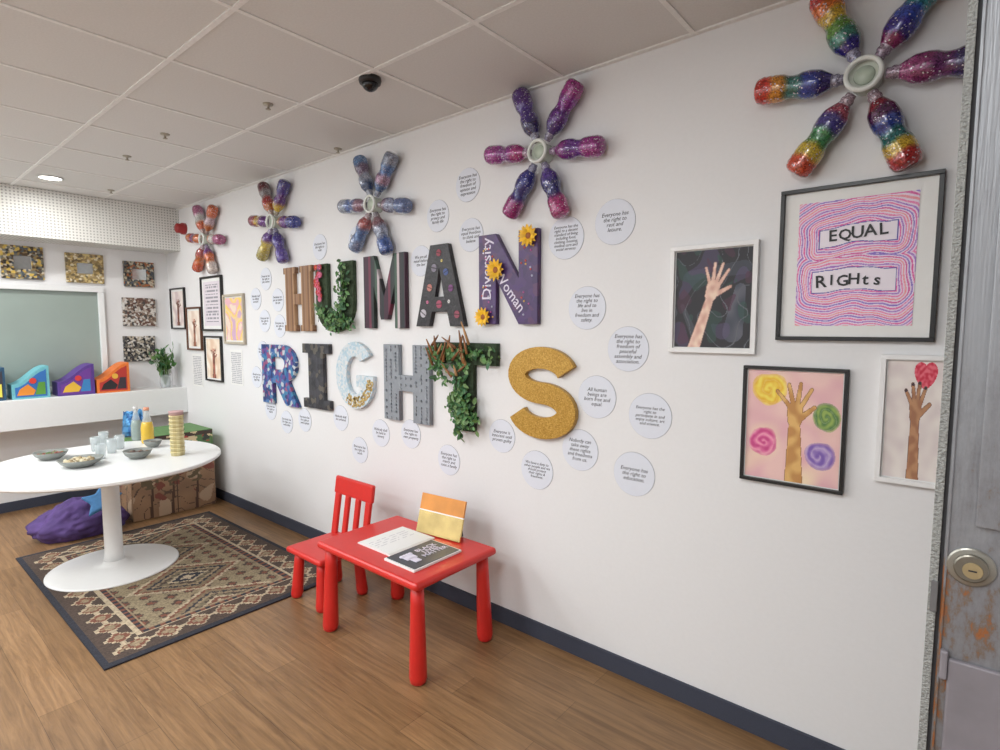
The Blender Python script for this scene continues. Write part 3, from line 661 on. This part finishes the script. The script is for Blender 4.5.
def f_crate(x,y):
    c=(84,120,74)
    if y>.82: c=(70,54,48)
    elif y<.1: c=(150,50,50)
    if nz(x,y,4,21)>.2: c=(176,60,56)
    if nz(x,y,5,27)>.3: c=(220,200,160)
    if nz(x,y,5,31)<-.3: c=(60,64,60)
    return c
raster('painted_front',(bx1-.009,by0+.105,bz+.004),(0,by1-by0-.11,0),(0,0,z1-bz-.008),60,20,f_crate,artm,e,e.location)
bmh=bmesh.new(); bmesh.ops.create_icosphere(bmh,subdivisions=5,radius=1)
for v in bmh.verts:
    up=max(0,v.co.z)
    n=1+.2*noise.noise(v.co*1.7)+.16*abs(noise.noise(v.co*3.5))+.05*noise.noise(v.co*10)
    v.co=Vector((v.co.x*.2*n*(1.08-.3*up),v.co.y*.25*n*(1.12-.45*up),max(-.1,v.co.z*.17*n)))
me=bpy.data.meshes.new('beanbag'); bmh.to_mesh(me); bmh.free()
for q in me.polygons: q.use_smooth=True
me.materials.append(Mt('purple_cloth',(80,60,112),.85,bump=.5,ns=14,var=.3))
e=empty('purple_beanbag',(-5.22,-1.1,0)); o=bpy.data.objects.new('bag',me); S.collection.objects.link(o); o.parent=e; o.location=(0,0,.101)
pts=[((.14 if i%2==0 else .07)*math.cos(math.pi/2+i*math.pi/5),(.14 if i%2==0 else .07)*math.sin(math.pi/2+i*math.pi/5)) for i in range(10)]
e=empty('blue_star_cushion',(-5.0,-.99,.26))
MB().prism(pts,.04,0,M=Matrix.Translation((-5.0,-1.0,.27))@Matrix.Rotation(math.radians(72),4,'Z')@Matrix.Rotation(math.radians(55),4,'X')).build('cushion',Mt('blue_cloth',(80,136,190),.8,var=.1),e.location,e,.015,3)
# ---------------- items on ledge & back wall ----------------
def holder(uL,uR,cols):
    a=P(uL,398,0,-6.02).y; c=P(uR,398,0,-6.02).y; w_=c-a; h=.27; z0=1.0; n=12
    prof_=[(0,0),(w_,0),(w_,h)]+[(w_*(1-i/n),h*(.45+.55*(.5+.5*math.cos(math.pi*i/n)))) for i in range(1,n+1)]
    Mx=Matrix(((0,0,-1,-6.0),(1,0,0,a),(0,1,0,z0+.001),(0,0,0,1)))
    e=empty('painted_magazine_file',(-6.1,(a+c)/2,z0))
    MB().prism(prof_,.2,0,M=Mx).build('file_body',Mt('file_colour',cols[0],.5,var=.1),e.location,e)
    b=MB(); pr2=[(w_*.08,.015),(w_*.92,.015),(w_*.92,h*.9)]+[(w_*(.92-.84*i/n),h*(.36+.5*(.5+.5*math.cos(math.pi*i/n)))) for i in range(1,n+1)]
    M2=Mx.copy(); M2[0][3]=-5.998
    b.prism(pr2,.003,0,cols[1],M=M2)
    M3=M2.copy(); M3[0][3]=-5.996
    b.prism([(w_*.12,.03),(w_*.55,.03),(w_*.62,h*.25),(w_*.42,h*.45),(w_*.2,h*.3)],.003,0,cols[2],M=M3)
    b.prism([(w_*.6,.03),(w_*.88,.03),(w_*.88,h*.5),(w_*.7,h*.5)],.003,0,cols[3],M=M3)
    M4=M2.copy(); M4[0][3]=-5.994
    b.prism([(w_*.55+.025*math.cos(k),h*.55+.025*math.sin(k)) for k in [i*.63 for i in range(10)]],.003,0,cols[4],M=M4)
    b.build('painted_panel',vm_,e.location,e)
holder(-28,6,[(40,80,110),(60,60,70),(200,90,60),(230,220,90),(80,140,180)])
holder(12,50,[(110,180,190),(50,110,180),(226,140,50),(90,150,60),(210,60,50)])
holder(58,95,[(90,60,140),(110,60,150),(226,180,60),(60,130,190),(210,60,60)])
holder(97,130,[(226,120,50),(186,56,50),(40,36,40),(60,50,60),(230,180,70)])
p=P(166,391,0,-6.08); e=empty('potted_plant',(-6.08,p.y,1.0)); Mx=Matrix.Translation((-6.08,p.y,1.001))
MB().lathe([(.04,0),(.05,.05),(.045,.11),(.05,.13)],Mx,24).build('glass_jar',gl,e.location,e)
b=MB()
for _ in range(26):
    q=Mx@Matrix.Translation((0,0,.02))@Matrix.Rotation(random.uniform(0,6.28),4,'Z')@Matrix.Rotation(random.uniform(.05,.36),4,'Y'); L_=random.uniform(.24,.4)
    b.lathe([(.003,0),(.002,L_)],q,5,col=(90,120,60))
    for k in range(4):
        leafmesh(b,q@Vector((0,0,L_*(.6+.13*k))),.07,greens[1:])
b.build('leaves',vm_,e.location,e)
mosm=[[(60,56,50),(150,130,90),(200,190,170),(90,70,50),(120,120,110),(210,180,90),(80,90,100)],[(190,164,110),(140,120,76),(216,206,180),(160,140,100),(110,96,70),(206,186,130)],[(40,44,48),(120,110,90),(180,170,150),(70,76,84),(150,90,50)],[(70,66,64),(180,170,160),(130,110,96),(206,204,200),(100,70,60)],[(30,30,34),(110,104,96),(176,166,150),(60,60,64),(210,206,200)]]
mir=Mt('mirror_tile',(200,206,206),.15,.7)
for i,(uL,uR,vT,vB) in enumerate(((0,43,246,279),(65,103,254,283),(123,153.5,262,287),(122,155,298,326),(123,154.5,336,361))):
    a=P(uL,(vT+vB)/2,0,XB);c=P(uR,(vT+vB)/2,0,XB);t_=P((uL+uR)/2,vT,0,XB).z;b_=P((uL+uR)/2,vB,0,XB).z
    b_=max(b_,wz1+.004) if i<2 else b_
    cy=(a.y+c.y)/2;cz=(t_+b_)/2;w_=c.y-a.y;h_=t_-b_; e=empty('mosaic_mirror',(XB+.012,cy,cz))
    mm=voro('mosaic_%d'%i,mosm[i],55,.3,.1,.5); fw=.085 if i<2 else .07; b=MB()
    for s in(-1,1): b.box((XB+.013,cy,cz+s*(h_/2-fw/2)),(.024,w_,fw)); b.box((XB+.013,cy+s*(w_/2-fw/2),cz),(.024,fw,h_-2*fw))
    b.build('mosaic_frame',mm,e.location,e,.003)
    simplebox('mirror',(XB+.002,cy-w_/2+fw,cz-h_/2+fw),(XB+.014,cy+w_/2-fw,cz+h_/2-fw),mir if i<3 else mm,e)
# ---------------- door at right ----------------
dm,nt,b=newmat('weathered_steel'); L=nt.links
tc=nt.nodes.new('ShaderNodeTexCoord'); no=nt.nodes.new('ShaderNodeTexNoise'); no.inputs['Scale'].default_value=9; no.inputs['Detail'].default_value=10; no.inputs['Roughness'].default_value=.74
mp=nt.nodes.new('ShaderNodeMapping'); mp.inputs['Scale'].default_value=(1,1,.45); L.new(tc.outputs['Object'],mp.inputs[0]); L.new(mp.outputs[0],no.inputs['Vector'])
sz_=nt.nodes.new('ShaderNodeSeparateXYZ'); L.new(tc.outputs['Object'],sz_.inputs[0])
ma=nt.nodes.new('ShaderNodeMath'); ma.operation='MULTIPLY_ADD'; ma.inputs[1].default_value=-.2; ma.use_clamp=True; L.new(sz_.outputs[2],ma.inputs[0]); L.new(no.outputs['Fac'],ma.inputs[2])
r=ramp(nt,[(150,152,156),(138,140,144),(124,124,128),(120,104,92),(156,98,58),(96,80,74)]); 
for i,pz in enumerate((0,.42,.53,.57,.6,.72)): r.color_ramp.elements[i].position=pz
L.new(ma.outputs[0],r.inputs[0]); L.new(r.outputs[0],b.inputs['Base Color']); b.inputs['Roughness'].default_value=.42; b.inputs['Metallic'].default_value=.4
n2=nt.nodes.new('ShaderNodeTexNoise'); n2.inputs['Scale'].default_value=1; n2.inputs['Detail'].default_value=6
mp2=nt.nodes.new('ShaderNodeMapping'); mp2.inputs['Scale'].default_value=(260,260,14); L.new(tc.outputs['Object'],mp2.inputs[0]); L.new(mp2.outputs[0],n2.inputs['Vector'])
bp=nt.nodes.new('ShaderNodeBump'); bp.inputs['Strength'].default_value=.35; bp.inputs['Distance'].default_value=.002; L.new(n2.outputs['Fac'],bp.inputs['Height']); L.new(bp.outputs[0],b.inputs['Normal'])
dy=-1.15; xe=P(943,375,1,dy).x
e=empty('door_1',(.6,dy+.02,0)); zt=H-.004
simplebox('door_leaf',(xe+.016,dy,.012),(XF-.003,dy+.04,zt),dm,e,.002,loc=Vector((0,dy,1.25)))
simplebox('brush_seal',(xe,dy-.003,.012),(xe+.011,dy+.035,zt),Mt('brush_seal',(150,151,148),.95,bump=1,ns=260,var=.3),e,.001)
simplebox('edge_channel',(xe+.010,dy+.004,.012),(xe+.018,dy+.034,zt),Mt('dark_gap',(60,60,62),.8),e)
simplebox('cover_strip',(xe+.050,dy-.007,1.30),(xe+.13,dy+.001,zt),dm,e,.002,loc=Vector((0,dy,1.2)))
simplebox('lock_stile_rib',(xe+.018,dy-.003,.02),(xe+.021,dy+.001,zt),dm,e,.001,loc=Vector((0,dy,1.2)))
zl=P(960,660,1,dy).z
kpm=Mt('plate_grey',(128,124,130),.5,.2,bump=.2,ns=12,var=.14)
simplebox('kick_plate',(xe+.03,dy-.008,.02),(xe+.5,dy+.001,zl),kpm,e,.003)
simplebox('hinge_knuckle',(xe+.02,dy-.012,zl-.035),(xe+.03,dy+.001,zl+.012),kpm,e,.003)
pz0=P(932,610,1,dy).z
simplebox('side_latch',(xe+.003,dy-.006,pz0),(xe+.012,dy-.002,pz0+.05),Mt('latch_dark',(110,110,112),.5,.4),e,.001)
pl=P(971,567,1,dy); Mx=Matrix.Translation((pl.x,dy,pl.z))@Matrix.Rotation(math.pi/2,4,'X')
MB().lathe([(.0295,0),(.0295,.003),(.0275,.0045),(.022,.005)],Mx,40,sm=False).build('lock_escutcheon',Mt('nickel',(150,148,140),.35,.8),e.location,e)
MB().lathe([(.021,.004),(.021,.010),(.019,.0115)],Mx,40,sm=False).build('lock_collar',Mt('dull_nickel',(128,124,114),.35,.8),e.location,e)
MB().lathe([(.0125,.0110),(.012,.0130)],Mx@Matrix.Translation((.002,-.002,0)),28,sm=False).build('key_cylinder',Mt('brass',(176,160,124),.32,.7),e.location,e)
MB().box((.002,-.002,.0133),(.010,.0022,.001),M=Mx).build('keyway',ink,e.location,e)
# ---------------- lights (unseen ceiling panels added to light the room; downlight) ----------------
pe=Mt('added_panel_glow',(255,253,250),.6,emit=2.5)
for x in(-.6,-2.4,-4.2,-5.5):
    for y in(-2.45,-3.65):
        e=empty('added_light_panel',(x,y,H-.01))
        simplebox('added_panel_face',(x-.28,y-.28,H-.014),(x+.28,y+.28,H-.004),pe,e)
        l=bpy.data.lights.new('added_panel_lamp','AREA'); l.shape='SQUARE'; l.size=.55; l.energy=25; l.color=(.95,.985,1.0)
        o=bpy.data.objects.new('added_panel_lamp',l); S.collection.objects.link(o); o.parent=e; o.location=(0,0,-.012)
l=bpy.data.lights.new('downlight_lamp','AREA'); l.shape='DISK'; l.size=.13; l.energy=8; l.color=(1,.98,.95)
o=bpy.data.objects.new('downlight_lamp',l); S.collection.objects.link(o); o.location=(-5.45,-1.09,H-.02)
w=bpy.data.worlds.new('world'); S.world=w; w.use_nodes=True; w.node_tree.nodes['Background'].inputs[0].default_value=(.8,.85,.9,1); w.node_tree.nodes['Background'].inputs[1].default_value=.5
